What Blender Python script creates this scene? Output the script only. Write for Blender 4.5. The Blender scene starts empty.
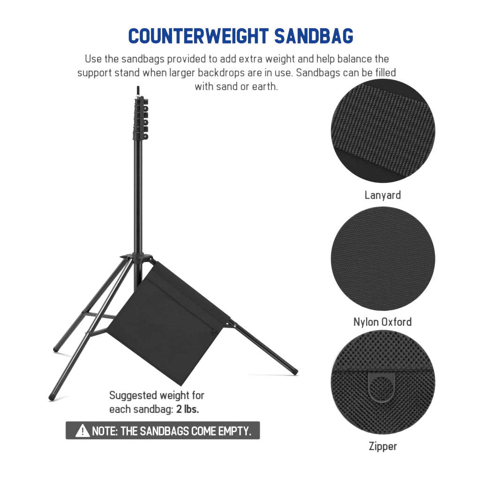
import bpy, bmesh, math, random
from mathutils import Vector, Matrix, noise

# ------------------------------------------------------------------ scale and view
S = 0.0033            # metres per picture pixel at the stand's depth
D = 3000.0            # camera distance, in the same pixels
HC = 555.0            # camera height above the shelf top
HOR = -179.0          # eye level in the picture

sc = bpy.context.scene
C = bpy.data.collections.new('scene'); sc.collection.children.link(C)
cam = bpy.data.cameras.new('camera')
cam.lens = 36.0 * D / 480.0
cam.sensor_width = 36.0
cam.shift_y = (HOR - 240.0) / 480.0
cam.clip_start = 0.1; cam.clip_end = 100.0
co = bpy.data.objects.new('camera', cam); C.objects.link(co)
co.location = (0, -D * S, HC * S)
co.rotation_euler = (math.radians(90), 0, 0)
sc.camera = co

w = bpy.data.worlds.new('World'); sc.world = w; w.use_nodes = True
bg = w.node_tree.nodes['Background']
bg.inputs[0].default_value = (1, 1, 1, 1); bg.inputs[1].default_value = 0.16

def area(name, loc, target, sx, sy, power):
    l = bpy.data.lights.new(name, 'AREA'); l.shape = 'RECTANGLE'; l.size = sx; l.size_y = sy; l.energy = power
    o = bpy.data.objects.new(name, l); C.objects.link(o)
    o.location = loc
    o.rotation_euler = (Vector(target) - Vector(loc)).to_track_quat('-Z', 'Y').to_euler()
    return o
area('softbox_left', (-3.1, -1.75, 0.75), (-0.1, 0.2, 0.35), 0.7, 3.0, 120)
area('softbox_right', (2.7, -1.75, 0.75), (-0.1, 0.2, 0.35), 0.7, 3.0, 120)
area('softbox_top', (-0.25, -0.32, 2.85), (-0.2, -0.05, 0.0), 1.25, 1.0, 120)
area('fill_low', (0.1, -2.5, -2.1), (0.0, 0.6, -0.25), 3.2, 0.8, 85)  # added fill, brightens the lower wall and the shelf edge

sc.view_settings.view_transform = 'Standard'
sc.view_settings.look = 'None'
sc.view_settings.exposure = 0.0
sc.view_settings.gamma = 1.0
sc.cycles.max_bounces = 8

# ------------------------------------------------------------------ helpers
def P(x, y, F=0.0):
    k = (D - F) / D
    return Vector(((x - 240.0) * k * S, -F * S, (HC - (y - HOR) * k) * S))
def on_height(x, y, Z):          # point at height Z (in px) seen at x, y
    F = D - (HC - Z) * D / (y - HOR)
    return P(x, y, F)

def link(name, me, mat, parent=None, smooth=35):
    for p in me.polygons: p.use_smooth = smooth is not None
    if smooth is not None and len(me.polygons): me.set_sharp_from_angle(angle=math.radians(smooth))
    me.materials.append(mat)
    o = bpy.data.objects.new(name, me); C.objects.link(o)
    if parent is not None: o.parent = parent
    return o
def build(name, bm, mat, parent=None, smooth=35, recalc=True, base=None):
    if recalc: bmesh.ops.recalc_face_normals(bm, faces=bm.faces)
    loc = Vector(base) if base is not None else None
    if loc is not None: bmesh.ops.translate(bm, verts=bm.verts, vec=-loc)
    me = bpy.data.meshes.new(name); bm.to_mesh(me); bm.free()
    o = link(name, me, mat, parent, smooth)
    if loc is not None: o.location = loc
    return o
def empty(name, loc):
    o = bpy.data.objects.new(name, None); C.objects.link(o); o.location = loc; o.empty_display_size = .05
    return o
def tag(o, label=None, cat=None, group=None, kind=None):
    if label: o['label'] = label
    if cat: o['category'] = cat
    if group: o['group'] = group
    if kind: o['kind'] = kind
    return o
def rel(o, parent):              # child built in world coordinates
    o.parent = parent
    o.location = o.location - parent.location
    return o

def frame(axis, up=(0, 0, 1)):
    a = Vector(axis).normalized(); u = Vector(up)
    if abs(a.dot(u)) > .98: u = Vector((0, 1, 0))
    s = a.cross(u).normalized(); t = s.cross(a).normalized()
    return a, s, t
def rings(bm, pts, n=40, cap=True, up=(0, 0, 1), sq=0.0):
    """surface of revolution along an axis: pts = [(point on the axis, radius)]"""
    a, s, t = frame(Vector(pts[-1][0]) - Vector(pts[0][0]), up)
    prev = first = None
    for p, r in pts:
        ring = []
        for i in range(n):
            an = 2 * math.pi * i / n
            rr = r * (1 + sq * (abs(math.sin(2 * an)) ** 2))
            ring.append(bm.verts.new(Vector(p) + s * math.cos(an) * rr + t * math.sin(an) * rr))
        if prev:
            for i in range(n): bm.faces.new((prev[i], prev[(i + 1) % n], ring[(i + 1) % n], ring[i]))
        else: first = ring
        prev = ring
    if cap: bm.faces.new(first[::-1]); bm.faces.new(prev)
def rod(bm, p0, p1, r, bev=None, n=40, **k):
    p0 = Vector(p0); p1 = Vector(p1); d = (p1 - p0).normalized(); b = bev if bev is not None else r * .12
    rings(bm, [(p0, r - b), (p0 + d * b * .35, r - b * .3), (p0 + d * b, r), (p1 - d * b, r), (p1 - d * b * .35, r - b * .3), (p1, r - b)], n, **k)
def box(bm, c, ax, ay, az, hx, hy, hz, bev=0.0, seg=3):
    c = Vector(c); vs = []
    for x in (-1, 1):
        for y in (-1, 1):
            for z in (-1, 1): vs.append(bm.verts.new(c + ax * hx * x + ay * hy * y + az * hz * z))
    idx = [(0, 1, 3, 2), (4, 6, 7, 5), (0, 4, 5, 1), (2, 3, 7, 6), (0, 2, 6, 4), (1, 5, 7, 3)]
    fs = [bm.faces.new([vs[i] for i in f]) for f in idx]
    if bev:
        es = list({e for f in fs for e in f.edges})
        bmesh.ops.bevel(bm, geom=es, offset=bev, segments=seg, profile=.5, affect='EDGES')
def prism(bm, pts, d, bev=0.0):
    """closed outline pts (3-D, planar) pushed along vector d"""
    a = [bm.verts.new(p) for p in pts]; b = [bm.verts.new(Vector(p) + Vector(d)) for p in pts]
    n = len(pts)
    f0 = bm.faces.new(a[::-1]); f1 = bm.faces.new(b)
    for i in range(n): bm.faces.new((a[i], a[(i + 1) % n], b[(i + 1) % n], b[i]))
    if bev: bmesh.ops.bevel(bm, geom=list(f0.edges) + list(f1.edges), offset=bev, segments=3, profile=.5, affect='EDGES')
X, Y, Z = Vector((1, 0, 0)), Vector((0, 1, 0)), Vector((0, 0, 1))

# ------------------------------------------------------------------ materials
def nt(name):
    m = bpy.data.materials.new(name); m.use_nodes = True
    return m, m.node_tree.nodes, m.node_tree.links, m.node_tree.nodes['Principled BSDF']
def plain(name, col, rough=.5, metal=0.0, spec=.5, var=0.0, vscale=30, bump=0.0, bscale=400, coat=0.0):
    m, N, L, b = nt(name)
    b.inputs['Base Color'].default_value = (*col, 1); b.inputs['Roughness'].default_value = rough
    b.inputs['Metallic'].default_value = metal; b.inputs['Specular IOR Level'].default_value = spec
    b.inputs['Coat Weight'].default_value = coat
    tc = N.new('ShaderNodeTexCoord')
    if var:
        nz = N.new('ShaderNodeTexNoise'); nz.inputs['Scale'].default_value = vscale; nz.inputs['Detail'].default_value = 4
        L.new(tc.outputs['Object'], nz.inputs['Vector'])
        mr = N.new('ShaderNodeMapRange'); mr.inputs['To Min'].default_value = rough - var; mr.inputs['To Max'].default_value = rough + var
        mr.inputs['From Min'].default_value = .3; mr.inputs['From Max'].default_value = .7
        L.new(nz.outputs['Fac'], mr.inputs['Value']); L.new(mr.outputs[0], b.inputs['Roughness'])
    if bump:
        n2 = N.new('ShaderNodeTexNoise'); n2.inputs['Scale'].default_value = bscale; n2.inputs['Detail'].default_value = 2
        L.new(tc.outputs['Object'], n2.inputs['Vector'])
        bp = N.new('ShaderNodeBump'); bp.inputs['Strength'].default_value = bump; bp.inputs['Distance'].default_value = .0006
        L.new(n2.outputs['Fac'], bp.inputs['Height']); L.new(bp.outputs[0], b.inputs['Normal'])
    return m
def woven(name, col, period, ang=0.0, dist=.0005, rough=.8, var=.25, uv=False, sheen=.0, strength=1.0, spec=.3):
    """plain weave: over and under threads as bump, small tone changes between threads"""
    m, N, L, b = nt(name)
    b.inputs['Roughness'].default_value = rough; b.inputs['Specular IOR Level'].default_value = spec
    b.inputs['Sheen Weight'].default_value = sheen; b.inputs['Sheen Roughness'].default_value = .4
    tc = N.new('ShaderNodeTexCoord'); mp = N.new('ShaderNodeMapping')
    L.new(tc.outputs['UV' if uv else 'Object'], mp.inputs['Vector'])
    mp.inputs['Scale'].default_value = (math.pi / period,) * 3
    if uv: mp.inputs['Rotation'].default_value = (0, 0, ang)
    else: mp.inputs['Rotation'].default_value = (0, ang, 0)
    sx = N.new('ShaderNodeSeparateXYZ'); L.new(mp.outputs[0], sx.inputs[0])
    def mth(op, a, bb=None):
        n = N.new('ShaderNodeMath'); n.operation = op
        for i, v in enumerate((a, bb)):
            if v is None: continue
            if isinstance(v, (int, float)): n.inputs[i].default_value = v
            else: L.new(v, n.inputs[i])
        return n.outputs[0]
    u = sx.outputs[0]; v = sx.outputs[1 if uv else 2]
    su, sv = mth('SINE', u), mth('SINE', v)
    chk = mth('MULTIPLY', su, sv)
    h = mth('ADD', mth('MULTIPLY', chk, .5), mth('MULTIPLY', mth('MULTIPLY', mth('ABSOLUTE', su), mth('ABSOLUTE', sv)), .8))
    nz = N.new('ShaderNodeTexNoise'); nz.inputs['Scale'].default_value = .35; nz.inputs['Detail'].default_value = 3
    sc2 = N.new('ShaderNodeMapping'); sc2.inputs['Scale'].default_value = (.25, 1, 1.6) if not uv else (.25, 1.6, 1)
    L.new(mp.outputs[0], sc2.inputs[0]); L.new(sc2.outputs[0], nz.inputs['Vector'])
    cr = N.new('ShaderNodeMapRange'); cr.inputs['From Min'].default_value = .25; cr.inputs['From Max'].default_value = .75
    cr.inputs['To Min'].default_value = 1 - var; cr.inputs['To Max'].default_value = 1 + var
    L.new(nz.outputs['Fac'], cr.inputs['Value'])
    cm = N.new('ShaderNodeVectorMath'); cm.operation = 'SCALE'; cm.inputs[0].default_value = col
    L.new(cr.outputs[0], cm.inputs['Scale']); L.new(cm.outputs[0], b.inputs['Base Color'])
    bp = N.new('ShaderNodeBump'); bp.inputs['Strength'].default_value = strength; bp.inputs['Distance'].default_value = dist
    L.new(mth('ADD', h, mth('MULTIPLY', nz.outputs['Fac'], .6)), bp.inputs['Height']); L.new(bp.outputs[0], b.inputs['Normal'])
    return m
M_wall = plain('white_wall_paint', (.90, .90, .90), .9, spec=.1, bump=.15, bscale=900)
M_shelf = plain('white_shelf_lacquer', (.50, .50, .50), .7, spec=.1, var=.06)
M_tube = plain('black_powder_coat', (.0032, .0032, .0034), .25, spec=.5, var=.04, vscale=25)
M_brk = plain('black_plastic', (.009, .009, .0093), .40, spec=.28, var=.08, vscale=120, bump=.2, bscale=1800)
M_ear = plain('grey_black_casting', (.021, .021, .022), .48, spec=.3, var=.08, vscale=120, bump=.2, bscale=1800)
M_strap = plain('dark_steel', (.012, .012, .0125), .42, spec=.3, var=.08, vscale=90)
M_rub = plain('black_rubber', (.006, .006, .006), .6, spec=.15, var=.08, bump=.3, bscale=900)
M_chrome = plain('bright_steel', (.75, .75, .76), .22, metal=1.0, var=.04)
M_nylon = woven('black_oxford_nylon', (.0110, .0110, .0112), .0024, uv=True, dist=.0012, rough=.78, var=.30, spec=.16)
M_seam = woven('black_seam_tape', (.008, .008, .008), .0010, uv=False, dist=.0002, rough=.85, var=.2, spec=.2)
M_blue = plain('blue_vinyl', (.0005, .0200, .118), .7, spec=.05)
M_grey = plain('dark_grey_vinyl', (.032, .032, .032), .75, spec=.05)
M_lgrey = plain('soft_grey_vinyl', (.044, .044, .044), .75, spec=.05)
M_plate = plain('charcoal_plate', (.062, .062, .062), .8, spec=.05)
M_white = plain('white_vinyl', (.88, .88, .88), .8, spec=.1)

# ------------------------------------------------------------------ setting
WF = -190.0                      # depth of the wall
wy = -WF * S
bm = bmesh.new(); box(bm, (0, wy + .05, .6), X, Y, Z, 4.5, .05, 2.6)
tag(build('wall', bm, M_wall, smooth=None), kind='structure')

def rounded(pts, default=0.0):
    """pts = (x, y, r); closed outline with round corners"""
    out = []; n = len(pts)
    for i in range(n):
        p = Vector(pts[i][:2]); r = pts[i][2]
        if r <= 0: out.append(p); continue
        a = Vector(pts[i - 1][:2]); b = Vector(pts[(i + 1) % n][:2])
        ra = min(r, (a - p).length * .5); rb = min(r, (b - p).length * .5)
        s = p + (a - p).normalized() * ra; e = p + (b - p).normalized() * rb
        c1 = s.lerp(p, .5523); c2 = e.lerp(p, .5523)
        for k in range(9):
            t = k / 8; out.append(s * (1 - t) ** 3 + c1 * 3 * t * (1 - t) ** 2 + c2 * 3 * t * t * (1 - t) + e * t ** 3)
    return out
def fx(px, F): return (px - 240) * (D - F) / D * S
Fe, Fl = 9.0, 160.0
sh = [(fx(18, 0), wy - .0, 0), (fx(18, Fl), -Fl * S, .05), (fx(89, Fl), -Fl * S, .05), (fx(89, Fl), 62 * S, .03), (fx(246, 0), 62 * S, .02), (fx(246, 0), -Fe * S, .03), (fx(319, Fe), -Fe * S, .03), (fx(319, Fe), wy, 0)]
bm = bmesh.new(); prism(bm, [Vector((p.x, p.y, -.010)) for p in rounded(sh)], (0, 0, .010), bev=.0012)
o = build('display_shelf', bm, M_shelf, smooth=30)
o.data.materials.append(M_wall)                      # edge faces coloured paler than the top to cancel their shade
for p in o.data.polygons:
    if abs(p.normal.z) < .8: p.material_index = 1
tag(o, 'thin white shelf on the wall carrying the light stand', 'shelf')

# ------------------------------------------------------------------ the light stand
root = empty('light_stand', P(138.1, 376.0, 0))
tag(root, 'black telescopic light stand with three spread legs on the white shelf', 'light stand')
def part(name, bm, mat, parent=root, smooth=35, n=None):
    base = None
    o = build(name, bm, mat, smooth=smooth)
    o.parent = parent
    off = Vector((0, 0, 0)); q = parent
    while q is not None: off += q.location; q = q.parent
    o.location = -off
    return o
cx = 138.1
# pole
bm = bmesh.new(); rod(bm, P(cx, 139), P(cx, 332), 4.55 * S, n=64); pole = part('pole', bm, M_tube)
bm = bmesh.new(); rings(bm, [(P(cx, 331.8), 4.0 * S), (P(cx, 333.2), 4.2 * S), (P(cx, 335), 4.0 * S), (P(cx, 335.6), 3.2 * S)]); part('end_cap', bm, M_rub, pole)
# telescoping clamps
cl = [(98.6, 104.6, 3.5), (105.0, 111.6, 3.9), (112.0, 117.6, 4.25), (118.0, 125.8, 4.6), (126.3, 131.4, 5.0), (131.8, 139.9, 5.6)]
kn = [101.7, 108.8, 115.2, 122.5, 129.2, 136.7]
for i, ((y0, y1, r), ky) in enumerate(zip(cl, kn)):
    bm = bmesh.new()
    c0 = cx - .1
    rings(bm, [(P(c0, y0), (r - .9) * S), (P(c0, y0), (r - .25) * S), (P(c0, y0 + .35), r * S), (P(c0, y0 + 1.6), r * S), (P(c0, y0 + 1.8), (r - .35) * S),
               (P(c0, y1 - 1.7), (r - .30) * S), (P(c0, y1 - 1.5), (r + .12) * S), (P(c0, y1 - .4), (r + .15) * S), (P(c0, y1), (r - .2) * S), (P(c0, y1), (r - .9) * S)], 48)
    collar = part('clamp_collar', bm, M_brk)
    bm = bmesh.new()                                    # the ears of the clamp, split by a slot
    ya = 95.6 if i == 0 else y0 - .1
    for s_, F0 in ((0, 5.2), (1, 1.6)):
        o_ = [(140.1, ya, 1.9 if i == 0 else .5), (144.0, ya, 1.9 if i == 0 else .5), (144.0, y1 + .1, .4), (140.1, y1 + .1, .4)]
        prism(bm, [P(p.x, p.y, F0 - 1.4) for p in rounded(o_)], (0, -2.9 * S, 0), bev=.25 * S)
    part('clamp_ear', bm, M_ear, collar)
    bm = bmesh.new()
    if i % 2:                                           # knob head towards the viewer
        a = P(145.4, ky, 0)
        rings(bm, [(a, 1.5 * S), (P(145.4, ky, 1.0), 2.9 * S), (P(145.4, ky, 4.6), 3.15 * S), (P(145.4, ky, 5.6), 2.9 * S), (P(145.4, ky, 6.2), 2.3 * S), (P(145.4, ky, 6.0), 1.4 * S)], 32, sq=.07)
        rod(bm, P(143, ky, 2.5), P(146, ky, 2.5), .9 * S)
        k_ = part('knob', bm, M_brk, collar)
        bm = bmesh.new(); rings(bm, [(P(145.2, ky, 5.9), .85 * S), (P(145.2, ky, 6.7), .85 * S), (P(145.2, ky, 7.0), .55 * S)], 20); part('screw', bm, M_chrome, k_)
    else:                                               # side nut
        rings(bm, [(P(142.4, ky, 3), 1.4 * S), (P(143.0, ky, 3), 1.4 * S), (P(143.1, ky, 3), 2.7 * S), (P(143.7, ky, 3), 3.0 * S), (P(147.6, ky, 3), 3.0 * S), (P(148.3, ky, 3), 2.5 * S), (P(148.4, ky, 3), 1.0 * S)], 28, sq=.10)
        k_ = part('knob', bm, M_brk, collar)
        bm = bmesh.new(); rings(bm, [(P(146.2, ky, 5.4), 1.1 * S), (P(146.2, ky, 6.5), .9 * S)], 16); part('screw', bm, M_rub, k_)
bm = bmesh.new(); rings(bm, [(P(cx - .4, 99), 2.7 * S), (P(cx - .4, 96.6), 2.6 * S), (P(cx - .3, 95.6), 2.1 * S), (P(cx, 95.0), 1.5 * S)], 32); part('top_plug', bm, M_chrome)
bm = bmesh.new(); rings(bm, [(P(cx + .05, 95.3), 1.5 * S), (P(cx + .05, 89.6), 1.5 * S), (P(cx + .05, 86.5), 1.45 * S), (P(cx + .05, 85.8), 1.1 * S)], 28); part('spigot', bm, M_rub)

# leg joints and feet
r_leg = 2.95
AT = {'A': (P(131.2, 261.6, 12), 50.8, 399.2), 'B': (P(127.2, 258.6, -13), 55.3, 350.2), 'C': (P(151.5, 260.6, -1), 297.0, 373.3)}
# hub
bm = bmesh.new()
rings(bm, [(P(cx, 263.5), 5.2 * S), (P(cx, 263), 5.7 * S), (P(cx, 259), 6.0 * S), (P(cx, 258.6), 7.4 * S), (P(cx, 254.6), 7.4 * S), (P(cx, 254.2), 6.2 * S), (P(cx, 252.6), 5.9 * S), (P(cx, 252.2), 5.2 * S)], 48)
for k in 'ABC':
    p = AT[k][0]; c = P(cx, 257, 0); d = Vector((p.x - c.x, p.y - c.y, 0)).normalized(); sd = d.cross(Z)
    for s_ in (-1, 1):
        o_ = []
        for q in rounded([(2 * S, -5.0 * S, 0), (2 * S, 2.4 * S, 1.0 * S), (13.6 * S, 2.0 * S, 2.0 * S), (15.6 * S, -1.0 * S, 1.5 * S), (14.2 * S, -4.4 * S, 1.8 * S)]):
            o_.append(c + d * q.x + Z * q.y + sd * s_ * 3.2 * S)
        prism(bm, o_, sd * s_ * 1.3 * S, bev=.25 * S)
hub = part('leg_hub', bm, M_brk)
bm = bmesh.new(); c = P(cx, 256.6)
out = []
for i in range(96):
    an = 2 * math.pi * i / 96; rr = 12.4 + 1.3 * math.cos(3 * (an - .03))
    out.append(c + Vector((math.cos(an) * rr * S, math.sin(an) * rr * S, 0)))
prism(bm, out, (0, 0, 1.5 * S), bev=.3 * S); part('flange', bm, M_brk, hub)
bm = bmesh.new(); rings(bm, [(P(130, 257.2, 2), 2.3 * S), (P(127, 257.0, 2), 2.4 * S), (P(122.5, 256.9, 2), 1.5 * S), (P(119.3, 256.9, 2), .35 * S)], 24); part('lever', bm, M_brk, hub)
for px, py, F in ((136.2, 261.0, 7.2), (150.6, 259.3, 4.6)):
    bm = bmesh.new(); rings(bm, [(P(px, py, F - 2), .9 * S), (P(px, py, F + .4), .9 * S), (P(px, py, F + .8), .5 * S)], 18); part('rivet', bm, M_chrome, hub)
# legs
legs = {}
bc = P(cx, 319.5, 0)
bm = bmesh.new(); rings(bm, [(P(cx, 323.6), 5.0 * S), (P(cx, 323.2), 6.0 * S), (P(cx, 315.8), 6.0 * S), (P(cx, 315.4), 5.0 * S)], 40)
low = part('brace_collar', bm, M_brk)
for k in 'ABC':
    p0, fxp, fyp = AT[k]
    p1 = on_height(fxp, fyp, 2.3)
    d = (p1 - p0).normalized()
    bm = bmesh.new(); rings(bm, [(p0 - d * 1.5 * S, (r_leg - .8) * S), (p0 - d * 1.2 * S, (r_leg - .1) * S), (p0, r_leg * S), (p1 - d * 3 * S, r_leg * S)], 48)
    lg = part('leg', bm, M_tube)
    bm = bmesh.new(); rings(bm, [(p1 - d * 4.6 * S, (r_leg + .02) * S), (p1 - d * 4.4 * S, (r_leg + .1) * S), (p1 - d * .9 * S, (r_leg + .1) * S), (p1 - d * .2 * S, (r_leg - .25) * S), (p1, (r_leg - .9) * S)], 48)
    part('foot_cap', bm, M_rub, lg)
    t = {'A': .535, 'B': .575, 'C': .572}[k]
    q = p0.lerp(p1, t)
    sd = d.cross(Z).normalized(); nn = sd.cross(d).normalized()      # sd horizontal, nn up across the leg
    # clamp saddle round the leg, with its pin
    bm = bmesh.new()
    rings(bm, [(q - d * 1.7 * S, (r_leg + .05) * S), (q - d * 1.5 * S, (r_leg + .2) * S), (q + d * 1.5 * S, (r_leg + .2) * S), (q + d * 1.7 * S, (r_leg + .05) * S)], 40)
    part('brace_clip', bm, M_brk, lg)
    bm = bmesh.new(); rod(bm, q - sd * 4.1 * S, q + sd * 4.1 * S, 1.05 * S, n=20); part('pin', bm, M_chrome if k == 'C' else M_brk, lg)
    # brace: a shallow channel from the leg to the lower collar
    e = bc + Vector((q.x - bc.x, q.y - bc.y, 0)).normalized() * 5.5 * S
    s0 = q + (q - e).normalized() * 3.6 * S
    a, s1, t1 = frame(e - s0)
    hw = 2.3 * S; L_ = (e - s0).length / 2; mid = (e + s0) / 2
    bm = bmesh.new()
    box(bm, mid + t1 * (r_leg + .9) * 0 * S, a, s1, t1, L_, hw, .35 * S, bev=.12 * S, seg=2)
    for s_ in (-1, 1): box(bm, mid + s1 * s_ * (hw - .15 * S) - t1 * 1.5 * S, a, s1, t1, L_ - .3 * S, .3 * S, 1.5 * S, bev=.1 * S, seg=2)
    part('brace', bm, M_strap)

# ------------------------------------------------------------------ the sandbag, its sleeve round the right leg
pC0 = AT['C'][0]; pC1 = on_height(AT['C'][1], AT['C'][2], 2.3)
def legpt(x):
    t = ((x) - 151.5) / (297.0 - 151.5); return pC0.lerp(pC1, t)
TL, TR = legpt(155.3), legpt(228.6)
FB = 60.0
BL, BR = P(104.6, 331.0, FB - 1.5), P(181.2, 386.6, FB - 1.5)
random.seed(4)
Hn = ((BL - TL).length + (BR - TR).length) / 2
def mid_surface(a, b):
    p = TL.lerp(TR, a).lerp(BL.lerp(BR, a), b)
    return p
un = (TR - TL).normalized(); vn = ((BL - TL) + (BR - TR)).normalized(); nf = vn.cross(un).normalized()
if nf.y > 0: nf = -nf             # towards the viewer
def half(b):                       # half thickness along the bag's height, px
    t = b / .13
    if t < 1: return 3.75 * (1 - t * t * (3 - 2 * t)) + 1.35 * t * t * (3 - 2 * t)
    return 1.35 + .9 * math.sin(min(1, (b - .13) / .87) * math.pi) ** .8 - .5 * max(0, (b - .9) / .1)
def wob(a, b):
    v = Vector((a * 2.2, b * 2.0, 3.1))
    w_ = noise.noise(v) * 2.6 + noise.noise(v * 2.7) * 1.0 + noise.noise(Vector((a * 9 + b * 3, b * 14, 2.2))) * .28
    edge = min(1, 6 * min(a, 1 - a) + .15) * min(1, 5 * max(0, b - .08)) * min(1, 6 * (1 - b) + .1)
    return w_ * edge
def bagpt(a, b, side):
    n = .5 * (1 + .0)
    ed = min(a, 1 - a, 1 - b)
    h = half(b) * (1 if ed > .02 else .55 + .45 * math.sqrt(max(0, ed) / .02)) if b > .13 else half(b)
    if b > .13: h *= min(1, .75 + 1.6 * min(a, 1 - a))
    return mid_surface(a, b) + nf * (h * side + wob(a, b)) * S
NA, NB = 90, 90
bm = bmesh.new(); uvl = bm.loops.layers.uv.new('UVMap')
grid = []                          # rows run: back bottom -> back top -> round the sleeve -> front top -> front bottom
rows = []
for j in range(NB, -1, -1): rows.append(('b', j / NB))
for j in range(1, 12): rows.append(('t', j / 12))
for j in range(0, NB + 1): rows.append(('f', j / NB))
Ltot = 0; vv = []
for kind, b in rows:
    row = []
    for i in range(NA + 1):
        a = i / NA
        if kind == 'b': p = bagpt(a, b, -1)
        elif kind == 'f': p = bagpt(a, b, 1)
        else:
            an = math.pi * b; h = half(0)
            p = mid_surface(a, 0) + (-nf * math.cos(an) - vn * math.sin(an)) * h * S
        row.append(bm.verts.new(p))
    if grid: Ltot += (row[NA // 2].co - grid[-1][NA // 2].co).length
    vv.append(Ltot); grid.append(row)
wid = (TR - TL).length
for j in range(len(grid) - 1):
    for i in range(NA):
        f = bm.faces.new((grid[j][i], grid[j][i + 1], grid[j + 1][i + 1], grid[j + 1][i]))
        for lp, (ii, jj) in zip(f.loops, ((i, j), (i + 1, j), (i + 1, j + 1), (i, j + 1))): lp[uvl].uv = (ii / NA * wid, vv[jj])
# close the sides below the sleeve and the bottom
nb, nt_ = NB, len(rows)
for i_ in (0, NA):
    for j in range(NB):
        bj = NB - j                                      # back row index of b=j/NB
        fj = NB + 11 + 1 + j
        if j / NB < .10: continue
        bm.faces.new((grid[bj][i_], grid[bj - 1][i_], grid[fj + 1][i_], grid[fj][i_]))
for i in range(NA): bm.faces.new((grid[0][i], grid[-1][i], grid[-1][i + 1], grid[0][i + 1]))
bag = build('sandbag', bm, M_nylon, smooth=50)
bb = P(181, 387, FB); bag.data.transform(Matrix.Translation(-bb)); bag.location = bb
tag(bag, 'empty black nylon sandbag hanging by its sleeve from the right leg of the stand', 'sandbag')
def bpart(name, bm, mat, parent=bag, smooth=40):
    o = build(name, bm, mat, smooth=smooth); o.parent = parent
    off = Vector((0, 0, 0)); q = parent
    while q is not None: off += q.location; q = q.parent
    o.location = -off; return o
def strip(bm, line, halfw, th, uvw=False):
    """cloth strip along surface points line=[(a,b)], half width in b units"""
    R_ = []
    for a, b in line:
        row = []
        for o_, h in ((-1, 0), (-1, th), (-.5, th * 1.25), (0, th * 1.3), (.5, th * 1.25), (1, th), (1, 0)):
            p = bagpt(a, b + o_ * halfw, 1) + nf * h * S
            row.append(bm.verts.new(p))
        R_.append(row)
    for i in range(len(R_) - 1):
        for j in range(6): bm.faces.new((R_[i][j], R_[i + 1][j], R_[i + 1][j + 1], R_[i][j + 1]))
    bm.faces.new(R_[0][::-1]); bm.faces.new(R_[-1])
# flap above the zipper
Hpx = Hn / S
zb = 20.5 / Hpx
bm = bmesh.new(); uvl = bm.loops.layers.uv.new('UVMap')
NF = 90
R_ = []
for i in range(NF + 1):
    a = .004 + .992 * i / NF; row = []
    for b, h in ((.10, .02), (.11, .35), (zb - .03, .55), (zb - .008, .75), (zb, .55), (zb + .002, .0)):
        row.append(bm.verts.new(bagpt(a, b, 1) + nf * (h + .12 * noise.noise(Vector((a * 9, b * 5, 7)))) * S))
    R_.append(row)
for i in range(NF):
    for j in range(5):
        f = bm.faces.new((R_[i][j], R_[i + 1][j], R_[i + 1][j + 1], R_[i][j + 1]))
        for lp in f.loops:
            q = lp.vert.co; lp[uvl].uv = ((q - TL).dot(un), (q - TL).dot(vn))
bpart('zip_flap', bm, M_nylon)
bm = bmesh.new(); strip(bm, [(.006 + .988 * i / 80, zb + .012) for i in range(81)], .005, .15); zp = bpart('zipper', bm, M_seam)
# stitching, small raised threads
bm = bmesh.new()
def stitches(bm, a0, a1, b0, b1, n, r=.16):
    for i in range(n):
        t0 = (i + .12) / n; t1 = (i + .80) / n
        p = bagpt(a0 + (a1 - a0) * t0, b0 + (b1 - b0) * t0, 1); q = bagpt(a0 + (a1 - a0) * t1, b0 + (b1 - b0) * t1, 1)
        k = .5 if (.1 < b0 < zb and b0 == b1) else .0
        rings(bm, [(p + nf * k * S, r * .5 * S), (p.lerp(q, .5) + nf * (k + r * .8) * S, r * S), (q + nf * k * S, r * .5 * S)], 6)
stitches(bm, .01, .99, .088, .088, 80); stitches(bm, .01, .99, zb - .02, zb - .02, 80)
stitches(bm, .985, .985, .12, .985, 66); stitches(bm, .015, .015, .12, .985, 66); stitches(bm, .02, .98, .982, .982, 76)
bpart('stitching', bm, M_seam)
# pull ring of the zipper near the right edge
bm = bmesh.new()
pc = bagpt(.938, zb + .045, 1) + nf * .9 * S
n_ = 28; ring = []
for i in range(n_):
    an = 2 * math.pi * i / n_; c = pc + (un * math.cos(an) * 1.0 + vn * math.sin(an) * 1.5) * S
    dr = (un * math.cos(an) + vn * math.sin(an)).normalized(); ring.append([bm.verts.new(c + (dr * math.cos(t) + nf * math.sin(t)) * .38 * S) for t in [k * math.pi / 4 for k in range(8)]])
for i in range(n_):
    for j in range(8): bm.faces.new((ring[i][j], ring[(i + 1) % n_][j], ring[(i + 1) % n_][(j + 1) % 8], ring[i][(j + 1) % 8]))
zr = bpart('zip_pull', bm, M_rub, zp)
bm = bmesh.new(); box(bm, bagpt(.938, zb + .018, 1) + nf * .7 * S, un, vn, nf, 1.1 * S, 1.6 * S, .6 * S, bev=.3 * S); bpart('zip_slider', bm, M_rub, zp)

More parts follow.
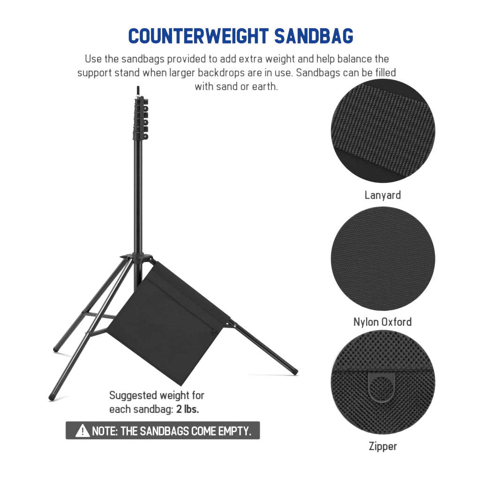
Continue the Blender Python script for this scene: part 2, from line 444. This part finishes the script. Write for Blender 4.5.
# ------------------------------------------------------------------ stroke lettering (cut vinyl on the wall)
WK = (D - WF) / D
def glyph(ch, t):
    """strokes of a character, cap height 100, stroke t -> (advance width, [('s', [(x,y,r)..], closed) | ('d', x0,y0,x1,y1)])"""
    h = t / 2; g = (t - 11) * .75; Xh = 72; W = 56 + g; l = h; r = W - h; T = 100 - h; b = h; ro = (W - t) / 2 * .86
    w = 48.5 + g * .9; rl = w - h; rr = (w - t) / 2 * .88; xt = Xh - h
    s = lambda *p: ('s', [(q + (0,))[:3] if len(q) == 2 else q for q in p])
    dg = lambda x0, y0, x1, y1: ('d', x0, y0, x1, y1)
    hd = lambda dx, dy: h * math.hypot(dx, dy) / abs(dy)
    if ch == 'O': return W, [s((l, 50), (l, T, ro), (r, T, ro), (r, b, ro), (l, b, ro), (l, 50))]
    if ch == 'C': return W - 1, [s((r, 66), (r, T, ro), (l, T, ro), (l, b, ro), (r, b, ro), (r, 34))]
    if ch == 'G': return W, [s((r, 69), (r, T, ro), (l, T, ro), (l, b, ro), (r, b, ro), (r, 52 - h), (W * .50, 52 - h))]
    if ch == 'U': return W, [s((l, 100), (l, b, ro), (r, b, ro), (r, 100))]
    if ch == 'N': return W + 1, [s((l, 0), (l, 100)), s((r + 1, 0), (r + 1, 100)), dg(l + h * .1, 100, r + 1 - h * .1, 0)]
    if ch == 'T': return W - 3, [s((0, T), (W - 3, T)), s(((W - 3) / 2, 0), ((W - 3) / 2, T))]
    if ch == 'E': return W - 8, [s((W - 8, T), (l, T), (l, b), (W - 8, b)), s((l, 51), (W - 12, 51))]
    if ch == 'L': return W - 9, [s((l, 100), (l, b), (W - 9, b))]
    if ch == 'Z': return W - 4, [s((1, T), (W - 5, T)), s((0, b), (W - 4, b)), dg(W - 4 - h * 1.5, 100 - t * .6, h * 1.5, t * .6)]
    if ch in 'RP':
        q = [s((l, 0), (l, 100)), s((l, T), (r, T, ro * .95), (r, 44, ro * .95), (l, 44))]
        if ch == 'R': q.append(dg(W * .50, 44, W - hd(W * .3, 44) + 1, 0)); 
        return W, q
    if ch == 'I': return t, [s((l, 0), (l, 100))]
    if ch == 'H': return W + 1, [s((l, 0), (l, 100)), s((r + 1, 0), (r + 1, 100)), s((l, 51), (r + 1, 51))]
    if ch == 'D': return W, [s((l, 0), (l, 100)), s((l, T), (r, T, ro), (r, b, ro), (l, b))]
    if ch == 'B': return W, [s((l, 0), (l, 100)), s((l, T), (r - 2, T, ro * .9), (r - 2, 52, ro * .9), (l, 52)), s((l, 52), (r, 52, ro * .9), (r, b, ro * .9), (l, b))]
    if ch == 'S': 
        ros = min(ro, (T - 50) / 2)
        return W - 1, [s((r - 1, 72), (r - 1, T, ros), (l, T, ros), (l, 53, ros), (r - 1, 47, ros), (r - 1, b, ros), (l, b, ros), (l - 1, 28))]
    if ch == 'A':
        wa = W + 4; k = hd(wa / 2, 100); return wa, [dg(k, 0, wa / 2, 100 + 0), dg(wa - k, 0, wa / 2, 100), s((wa * .2, 26), (wa * .8, 26))]
    if ch == 'W':
        wa = W * 1.6; k = hd(wa / 4, 100)
        return wa, [dg(k, 100, wa * .27, 0), dg(wa * .27, 0, wa / 2, 92), dg(wa / 2, 92, wa * .73, 0), dg(wa * .73, 0, wa - k, 100)]
    if ch == 'M':
        wa = W * 1.25; return wa, [s((l, 0), (l, 100)), s((wa - h, 0), (wa - h, 100)), dg(l + h * .3, 100, wa / 2, 28), dg(wa - h - h * .3, 100, wa / 2, 28)]
    if ch == 'Y':
        wa = W + 1; k = hd(wa / 2, 58); return wa, [dg(k, 100, wa / 2, 40), dg(wa - k, 100, wa / 2, 40), s((wa / 2, 0), (wa / 2, 44))]
    if ch == '2': return W - 4, [s((l, 72), (l, T, ro), (r - 4, T, ro), (r - 4, 56, 12), (l + h * .4, t * .8), ), s((0, b), (W - 4, b))]
    if ch == '.': return t * 1.1, [s((t * .55, 0), (t * .55, t * 1.15))]
    if ch == ':': return t * 1.1, [s((t * .55, 0), (t * .55, t * 1.15)), s((t * .55, 50), (t * .55, 50 + t * 1.15))]
    if ch == '!': return t, [s((h, 30), (h, 100)), s((h, 0), (h, t * 1.2))]
    if ch == 'o': return w, [s((l, 36), (l, xt, rr), (rl, xt, rr), (rl, b, rr), (l, b, rr), (l, 36))]
    if ch == 'c': return w - 2, [s((rl - 2, 47), (rl - 2, xt, rr), (l, xt, rr), (l, b, rr), (rl - 2, b, rr), (rl - 2, 25))]
    if ch == 'e': return w, [s((l, 34), (rl, 34), (rl, xt, rr), (l, xt, rr), (l, b, rr), (rl, b, rr), (rl, 20))]
    if ch == 'n': return w, [s((l, 0), (l, Xh)), s((l, 40), (l, xt, rr), (rl, xt, rr), (rl, 0))]
    if ch == 'h': return w, [s((l, 0), (l, 102)), s((l, 40), (l, xt, rr), (rl, xt, rr), (rl, 0))]
    if ch == 'u': return w, [s((l, Xh), (l, b, rr), (rl, b, rr), (rl, 40)), s((rl, 0), (rl, Xh))]
    if ch == 'm':
        wm = w * 1.6; m = wm / 2; q = (m - l) / 2
        return wm, [s((l, 0), (l, Xh)), s((l, 40), (l, xt, q), (m, xt, q), (m, 0)), s((m, 40), (m, xt, q), (wm - h, xt, q), (wm - h, 0))]
    if ch == 'r': return w * .62, [s((l, 0), (l, Xh)), s((l, 38), (l, xt, rr), (w * .62, xt))]
    if ch in 'bpdg':
        q = [s((l, 36), (l, xt, rr), (rl, xt, rr), (rl, b, rr), (l, b, rr), (l, 36))]
        if ch == 'b': q.append(s((l, 0), (l, 102)))
        if ch == 'd': q.append(s((rl, 0), (rl, 102)))
        if ch == 'p': q.append(s((l, -24), (l, Xh)))
        if ch == 'g': q.append(s((rl, Xh), (rl, -24 + h, rr * .9), (l, -24 + h, rr * .9), (l + 1, -12)))
        return w, q
    if ch == 'a': return w - 1, [s((l + 1, Xh - 17), (l + 1, xt, rr * .9), (rl - 1, xt, rr * .9), (rl - 1, 0)), s((rl - 1, 41), (l, 41, 14), (l, b, 14), (rl - 1, b, 8), (rl - 1, 16))]
    if ch == 's':
        q = min(rr, (xt - 37) / 2); return w - 3, [s((rl - 3, 54), (rl - 3, xt, q * 1.0), (l, xt, q), (l, 39, q), (rl - 3, 34, q), (rl - 3, b, q), (l, b, q), (l, 19))]
    if ch == 't': return 28 + g * .5, [s((7 + h, 92), (7 + h, b, 11), (28 + g * .5, b)), s((0, xt), (28 + g * .5, xt))]
    if ch == 'f': return 28 + g * .5, [s((7 + h, 0), (7 + h, 102 - h, 12), (28 + g * .5, 102 - h)), s((0, xt), (27 + g * .5, xt))]
    if ch == 'i': return t, [s((h, 0), (h, Xh)), s((h, 88), (h, 88 + t * 1.1))]
    if ch == 'l': return t * 1.0, [s((h, 0), (h, 102))]
    if ch == 'k': return w - 5, [s((l, 0), (l, 102)), dg(l, 22, w - 5 - h * 1.2, Xh), dg(w * .34, 42, w - 4 - h * 1.2, 0)]
    if ch in 'vy':
        k = hd(w / 2, Xh)
        if ch == 'v': return w, [dg(k, Xh, w / 2, 0), dg(w - k, Xh, w / 2, 0)]
        return w, [dg(k, Xh, w / 2, 3), dg(w - k, Xh, w / 2 - (w / 2 - k) * .33, -24)]
    if ch == 'w':
        wa = w * 1.55; k = hd(wa / 4, Xh)
        return wa, [dg(k, Xh, wa * .27, 0), dg(wa * .27, 0, wa / 2, Xh), dg(wa / 2, Xh, wa * .73, 0), dg(wa * .73, 0, wa - k, Xh)]
    if ch == 'x':
        k = hd(w * .8, Xh); return w, [dg(k, Xh, w - k, 0), dg(w - k, Xh, k, 0)]
    raise ValueError(ch)
def smooth_path(pts):
    out = []; n = len(pts)
    for i, (x, y, r) in enumerate(pts):
        p = Vector((x, y))
        if r <= 0 or i in (0, n - 1): out.append((p, r > 0)); continue
        a = Vector(pts[i - 1][:2]); b = Vector(pts[i + 1][:2])
        ra = min(r, (a - p).length * (.5 if pts[i - 1][2] > 0 else 1)); rb = min(r, (b - p).length * (.5 if pts[i + 1][2] > 0 else 1))
        s = p + (a - p).normalized() * ra; e = p + (b - p).normalized() * rb
        c1 = s.lerp(p, .58); c2 = e.lerp(p, .58)
        for k in range(9):
            t = k / 8; out.append((s * (1 - t) ** 3 + c1 * 3 * t * (1 - t) ** 2 + c2 * 3 * t * t * (1 - t) + e * t ** 3, True))
    res = [out[0][0]]
    for p, _ in out[1:]:
        if (p - res[-1]).length > .3: res.append(p)
    return res
def ribbon(path, h):
    n = len(path); L_, R_ = [], []
    closed = (path[0] - path[-1]).length < .5 and n > 4
    for i in range(n):
        d0 = (path[i] - path[i - 1]).normalized() if i > 0 else None
        d1 = (path[i + 1] - path[i]).normalized() if i < n - 1 else None
        if closed and i == 0: d0 = (path[-1] - path[-2]).normalized()
        if closed and i == n - 1: d1 = (path[1] - path[0]).normalized()
        d0 = d0 or d1; d1 = d1 or d0
        n0 = Vector((-d0.y, d0.x)); n1 = Vector((-d1.y, d1.x)); m = (n0 + n1)
        m = m.normalized() if m.length > 1e-4 else n0
        k = h / max(.45, m.dot(n0))
        L_.append(path[i] + m * k); R_.append(path[i] - m * k)
    return L_, R_
def word(text, t):
    """-> total width, list of quads outlines in units"""
    x = 0; sb = 10.0 - (t - 11) * .32; polys = []
    for ch in text:
        if ch == ' ': x += 25 + (t - 11) * .5; continue
        wd, st = glyph(ch, t)
        k0 = 0
        for q in st:
            if q[0] == 's':
                L_, R_ = ribbon(smooth_path(q[1]), t / 2)
                polys.append(([(v.x + x, v.y) for v in L_], [(v.x + x, v.y) for v in R_], k0))
            else:
                _, x0, y0, x1, y1 = q; hw = t / 2 * .9 * math.hypot(x1 - x0, y1 - y0) / abs(y1 - y0)
                hw = min(hw, t * 1.1)
                polys.append(([(x0 - hw + x, y0), (x1 - hw + x, y1)], [(x0 + hw + x, y0), (x1 + hw + x, y1)], k0))
            k0 += 1
        x += wd + sb + (4 if ch in '.:' else 0)
    return x - sb, polys
def lettering(name, text, x0, x1, base, cap, t, mat, F=WF, lift=.35, parent=None, bm=None):
    own = bm is None
    if own: bm = bmesh.new()
    W, polys = word(text, t)
    sx = (x1 - x0) / W; sy = cap / 100.0
    for L_, R_, k in polys:
        f = F + lift + .09 * k
        a = [P(x0 + x * sx, base - y * sy, f) for x, y in L_]; b = [P(x0 + x * sx, base - y * sy, f) for x, y in R_]
        dv = Vector((0, lift * .9 * S, 0))
        va = [bm.verts.new(p) for p in a]; vb = [bm.verts.new(p) for p in b]
        wa = [bm.verts.new(p + dv) for p in a]; wb = [bm.verts.new(p + dv) for p in b]
        for i in range(len(a) - 1):
            bm.faces.new((va[i], vb[i], vb[i + 1], va[i + 1]))
            bm.faces.new((va[i], va[i + 1], wa[i + 1], wa[i])); bm.faces.new((vb[i + 1], vb[i], wb[i], wb[i + 1]))
        bm.faces.new((va[0], wa[0], wb[0], vb[0])); bm.faces.new((va[-1], vb[-1], wb[-1], wa[-1]))
    if not own: return
    o = build(name, bm, mat, smooth=None)
    p = P((x0 + x1) / 2, base, F); o.data.transform(Matrix.Translation(-p)); o.location = p
    if parent is not None: o.location = p - parent.location; o.parent = parent
    return o

tag(lettering('heading_lettering', 'COUNTERWEIGHT SANDBAG', 128.6, 353.0, 43.5, 15.5, 21.5, M_blue),
    'bold blue capital heading across the top of the white wall', 'lettering')
par = empty('paragraph_lettering', P(237, 90, WF))
tag(par, 'three centred lines of thin grey text under the blue heading', 'lettering')
lettering('text_line', 'Use the sandbags provided to add extra weight and help balance the', 85.4, 388.7, 62.6, 8.3, 12.8, M_lgrey, parent=par)
lettering('text_line', 'support stand when larger backdrops are in use. Sandbags can be filled', 77.6, 395.6, 76.4, 8.3, 12.8, M_lgrey, parent=par)
lettering('text_line', 'with sand or earth.', 194.7, 278.0, 90.2, 8.3, 12.8, M_lgrey, parent=par)
for txt, x0, x1, by, lab in (('Lanyard', 365.2, 400.6, 199.0, 'grey caption on the wall under the top round webbing sample'),
                             ('Nylon Oxford', 354.0, 411.4, 325.9, 'grey two word caption under the middle plain cloth sample'),
                             ('Zipper', 369.1, 397.0, 450.2, 'short grey caption on the wall under the bottom coarse weave sample')):
    tag(lettering('caption_lettering', txt, x0, x1, by, 8.5, 14.5, M_grey), lab, 'lettering', 'captions under the round samples')
wt = empty('weight_lettering', P(157, 413, WF))
tag(wt, 'two grey lines of text on the wall just below the sandbag corner', 'lettering')
lettering('text_line', 'Suggested weight for', 109.7, 204.2, 399.2, 8.3, 12.8, M_lgrey, parent=wt)
lettering('text_line', 'each sandbag:', 109.7, 173.2, 413.0, 8.3, 12.8, M_lgrey, parent=wt)
o = lettering('text_line', '2 lbs.', 176.6, 199.0, 413.0, 8.3, 17.0, M_grey, parent=wt); o['label'] = 'bold darker weight figure'

# notice plate
pl = rounded([(65.7, 421.4, 1.2), (260.0, 421.4, 1.2), (260.0, 439.2, 1.2), (65.7, 439.2, 1.2)])
bm = bmesh.new(); prism(bm, [P(p.x, p.y, WF + .05) for p in pl], (0, -1.0 * S, 0), bev=.15 * S)
nb_ = build('notice_plate', bm, M_plate, smooth=30); q = P(163, 439, WF); nb_.data.transform(Matrix.Translation(-q)); nb_.location = q
tag(nb_, 'long dark grey notice bar with white capitals and warning triangle', 'sign')
PF = WF + 1.05
lettering('notice_text', 'NOTE: THE SANDBAGS COME EMPTY.', 92.7, 251.2, 435.2, 8.6, 13.0, M_white, F=PF, parent=nb_)
bm = bmesh.new(); tri = rounded([(82.7, 423.4, 1.2), (90.3, 436.8, 1.2), (75.1, 436.8, 1.2)])
prism(bm, [P(p.x, p.y, PF) for p in tri], (0, -.35 * S, 0))
tr = bpart('warning_triangle', bm, M_white, nb_, smooth=None)
bm = bmesh.new()
for xx0, xx1, y0, y1 in ((82.0, 83.4, 427.6, 432.6), (82.0, 83.4, 433.7, 435.1)):
    prism(bm, [P(xx0, y0, PF + .34), P(xx1, y0, PF + .34), P(xx1 - .15, y1, PF + .34), P(xx0 + .15, y1, PF + .34)], (0, -.2 * S, 0))
bpart('exclamation_mark', bm, M_plate, tr, smooth=None)

# ------------------------------------------------------------------ round fabric samples
def sample_disc(cxp, cyp, R, step, hfun, mat, name, label, parent=None, edge=.9, keep=None):
    """round piece of cloth on a backing: real relief hfun(x, y) in px (x right, y down from the centre)"""
    n = int(R / step) + 1
    verts = {}; vs = []; fs = []
    k = (D - WF) / D * S
    c = P(cxp, cyp, WF)
    def vid(i, j):
        if (i, j) in verts: return verts[(i, j)]
        x, y = i * step, j * step; d = math.hypot(x, y)
        if d > R: x, y = x / d * R, y / d * R
        h = hfun(x, y); 
        if R - d < .8: h -= (1 - max(0, R - d) / .8) ** 2 * .8
        vs.append((x * k, -(edge + h) * S, -y * k)); verts[(i, j)] = len(vs) - 1
        return len(vs) - 1
    for i in range(-n, n):
        for j in range(-n, n):
            if keep is not None and not keep((i + .5) * step, (j + .5) * step): continue
            ins = [math.hypot(a * step, b * step) < R for a, b in ((i, j), (i + 1, j), (i + 1, j + 1), (i, j + 1))]
            if sum(ins) >= 2 : fs.append((vid(i, j), vid(i, j + 1), vid(i + 1, j + 1), vid(i + 1, j)))
    me = bpy.data.meshes.new(name); me.from_pydata(vs, [], fs); me.update()
    o = link(name, me, mat, None, 60)
    if parent is None:
        o.location = c
        if label: tag(o, label, 'fabric sample', 'round fabric samples mounted in a column on the wall')
    else: o.location = c - parent.location; o.parent = parent
    return o
def backing(root_, R, mat):
    bm = bmesh.new(); k = (D - WF) / D * S
    rings(bm, [((0, .0, 0), (R - .4) * k), ((0, -.3 * S, 0), (R - .05) * k), ((0, -.5 * S, 0), (R - .05) * k), ((0, -.7 * S, 0), (R - .3) * k)], 160)
    o = build('backing', bm, mat, smooth=30); o.parent = root_
M_cl1 = woven('matt_black_felt', (.0075, .0075, .0076), .0034, dist=.0025, rough=.9, var=.15, spec=.15)
M_web = plain('black_webbing_yarn', (.0026, .0026, .0027), .40, spec=.38, var=.1, vscale=500, bump=.5, bscale=2500)
M_ox = plain('oxford_sample_cloth', (.0036, .0036, .0037), .50, spec=.30, var=.08, vscale=200)
M_crs = plain('coarse_black_yarn', (.0046, .0046, .0048), .42, spec=.44, var=.1, vscale=400, bump=.6, bscale=1600)
M_bk = plain('black_backing', (.004, .004, .004), .8, spec=.2)
M_pull = plain('pull_metal_highlight', (.09, .09, .09), .34, spec=.8, var=.05)  # paler than the tab itself: the rim's highlight put into its colour

# top: webbing strap over cloth
th = math.radians(20); cu, su = math.cos(th), math.sin(th)
def strap_uv(x, y): return x * cu + y * su, -x * su + y * cu      # u along the strap, v across
VT, VB = -39.0, 33.4
def h_cloth(x, y): return .15 * noise.noise(Vector((x * .08, y * .08, 1)))
lan = sample_disc(383.0, 130.8, 52.3, 1.0, h_cloth, M_cl1, 'fabric_swatch', 'topmost round black sample showing a ribbed webbing strap across cloth')
backing(lan, 52.3, M_bk)
def h_web(x, y):
    u, v = strap_uv(x, y)
    vt = VT - .05 * u; vb = VB + .045 * u
    e = min(v - vt, vb - v)
    pu = 3.25
    k = u / pu; ph = k - math.floor(k); ki = math.floor(k)
    du = abs(ph - .5) * 2                     # 0 rib centre, 1 gap
    rib = math.sqrt(max(0, 1 - du ** 1.7))
    sl = v / 1.85 + (ph - .5) * .75 + (.5 if ki % 2 else 0)
    pv = sl - math.floor(sl); st = math.sqrt(max(0, 1 - (abs(pv - .5) * 2) ** 2.4))
    jit = noise.noise(Vector((ki * 1.7, math.floor(sl) * 1.3, 0))) * .25
    return .35 + (rib * .75 + rib * st * (1.25 + jit)) - (0 if e > 1.2 else (1.2 - e) * .5)
sample_disc(383.0, 130.8, 52.3, .28, h_web, M_web, 'webbing_strap', None, lan,
            keep=lambda x, y: (lambda u, v: (VT - .05 * u) < v < (VB + .045 * u))(*strap_uv(x, y)))

# middle: plain oxford
def h_ox(x, y):
    u = x * .985 + y * .17; v = y * .985 - x * .17
    u += .5 * noise.noise(Vector((x * .06, y * .06, 9))); j = math.floor(v / 1.85)
    row = abs(math.sin(math.pi * v / 1.85)); st = abs(math.sin(math.pi * (u / 2.5 + .37 * j)))
    return .30 * row + .50 * row * st + .10 * noise.noise(Vector((u * .08, v * .35, 5)))
ox = sample_disc(383.0, 258.6, 52.3, .38, h_ox, M_ox, 'fabric_swatch',
                 'middle round black sample of plain smooth fine woven nylon cloth')
backing(ox, 52.3, M_bk)

# bottom: coarse weave with folded edge and zip pull
def pits(x, y, px_, py_, tilt=.06, soft=1.0):
    x += 1.2 * noise.noise(Vector((x * .03, y * .03, 2))); y += tilt * x
    j = y / py_; jr = round(j); ii = (x / px_) - (.5 if jr % 2 else 0); ir = round(ii)
    dx = (ii - ir) * px_; dy = (j - jr) * py_
    dx += .5 * noise.noise(Vector((ir * 3.7, jr * 2.9, 1))); dy += .35 * noise.noise(Vector((ir * 2.3, jr * 4.1, 6)))
    d = math.hypot(dx / 1.15, dy / .95)
    return d, ir, jr
def h_low(x, y):
    d, i, j = pits(x, y, 4.5, 2.15)
    p = max(0, 1 - (d / .95) ** 2)
    p *= min(1, max(0, 51.6 - math.hypot(x, y)) / 1.5)
    cell = .75 * math.sin(x * 2 * math.pi / 4.5) * math.sin(y * math.pi / 2.15)
    thr = .14 * math.sin((x + y * .5) * 2 * math.pi / 1.12)
    rise = -1.0 * max(0, 1 - (y + 12) / 5.0) if y < -7 else 0
    return 1.2 - 2.0 * p + cell + thr * (1 - p) + rise
zs = sample_disc(383.0, 382.0, 52.3, .36, h_low, M_crs, 'fabric_swatch',
                 'bottom round black sample of coarse weave with a folded edge and pull tab', keep=lambda x, y: y > -14.5)
backing(zs, 52.3, M_bk)
def fold_y(x): return -11.0 - .012 * x
def h_up(x, y):
    d, i, j = pits(x, y, 5.0, 2.9, tilt=-.02)
    e = fold_y(x) - y                          # distance above the fold
    p = max(0, 1 - (d / 1.15) ** 2)
    d2, i, j = pits(x + 2.5, y, 5.0, 2.9, tilt=-.02)
    bmp = 1.3 * math.sqrt(max(0, 1 - (d2 / 2.35) ** 2))
    rnd = 0 if e > 5 else -((5 - e) / 5) ** 2 * 1.9
    thr = .12 * math.sin((x - y * .7) * 2 * math.pi / 1.15)
    return 2.2 - 1.4 * p * min(1, max(.0, e / 9)) + bmp + thr + rnd
sample_disc(383.0, 382.0, 52.3, .36, h_up, M_crs, 'folded_edge', None, zs, edge=.9, keep=lambda x, y: y < fold_y(x) + .3)
# closing strip of the fold's underside
bm = bmesh.new(); k = WK * S
for i in range(100):
    x0_ = -51 + i * 1.02; x1_ = x0_ + 1.02
    vsq = []
    for x_, zz in ((x0_, 2.6), (x1_, 2.6), (x1_, .5), (x0_, .5)): vsq.append(bm.verts.new((x_ * k, -zz * S, -(fold_y(x_) + .25 - (2.6 - zz) * .35) * k)))
    bm.faces.new(vsq)
bmesh.ops.remove_doubles(bm, verts=bm.verts, dist=1e-5)
o = build('fold_lining', bm, M_bk, smooth=30); o.parent = zs
# pull tab: U outline with a round eye
bm = bmesh.new(); k = WK * S
def ring_pts(outer, n=72):
    out = []
    cxx, cyy = -1.7, 6.0                       # eye centre from the disc centre (px)
    for i in range(n):
        an = 2 * math.pi * i / n; dx, dy = math.cos(an), math.sin(an)
        if outer == 'eye': out.append((cxx + 11.7 * dx, cyy + 11.9 * dy))
        else:
            Ro = outer
            if dy >= 0: out.append((cxx + Ro * dx, cyy + Ro * 1.06 * dy))
            else:
                s_ = min(Ro / max(abs(dx), 1e-6), 15.5 / max(abs(dy), 1e-6)); out.append((cxx + s_ * dx, cyy + s_ * dy))
    return out
prof = [('eye', 1.2, 0), ('eye', 3.2, 0), (12.45, 3.4, 1), (12.5, 4.0, 1), (12.95, 4.6, 1), (13.4, 3.7, 1), (13.5, 1.2, 1)]
prev = None
for o_, z_, q_ in prof[:3]:
    pts_ = ring_pts(o_); rg = [bm.verts.new((x * k, -(z_) * S, -y * k)) for x, y in pts_]
    if prev:
        for i in range(len(rg)): bm.faces.new((prev[i], prev[(i + 1) % len(rg)], rg[(i + 1) % len(rg)], rg[i]))
    prev = rg
o = build('pull_tab', bm, M_crs, smooth=40); o.parent = zs
bm = bmesh.new(); prev = None
for o_, z_, q_ in prof[2:]:
    rg = [bm.verts.new((x * k, -z_ * S, -y * k)) for x, y in ring_pts(o_)]
    if prev:
        for i in range(len(rg)): bm.faces.new((prev[i], prev[(i + 1) % len(rg)], rg[(i + 1) % len(rg)], rg[i]))
    prev = rg
q_ = build('tab_rim', bm, M_pull, smooth=40); q_.parent = o
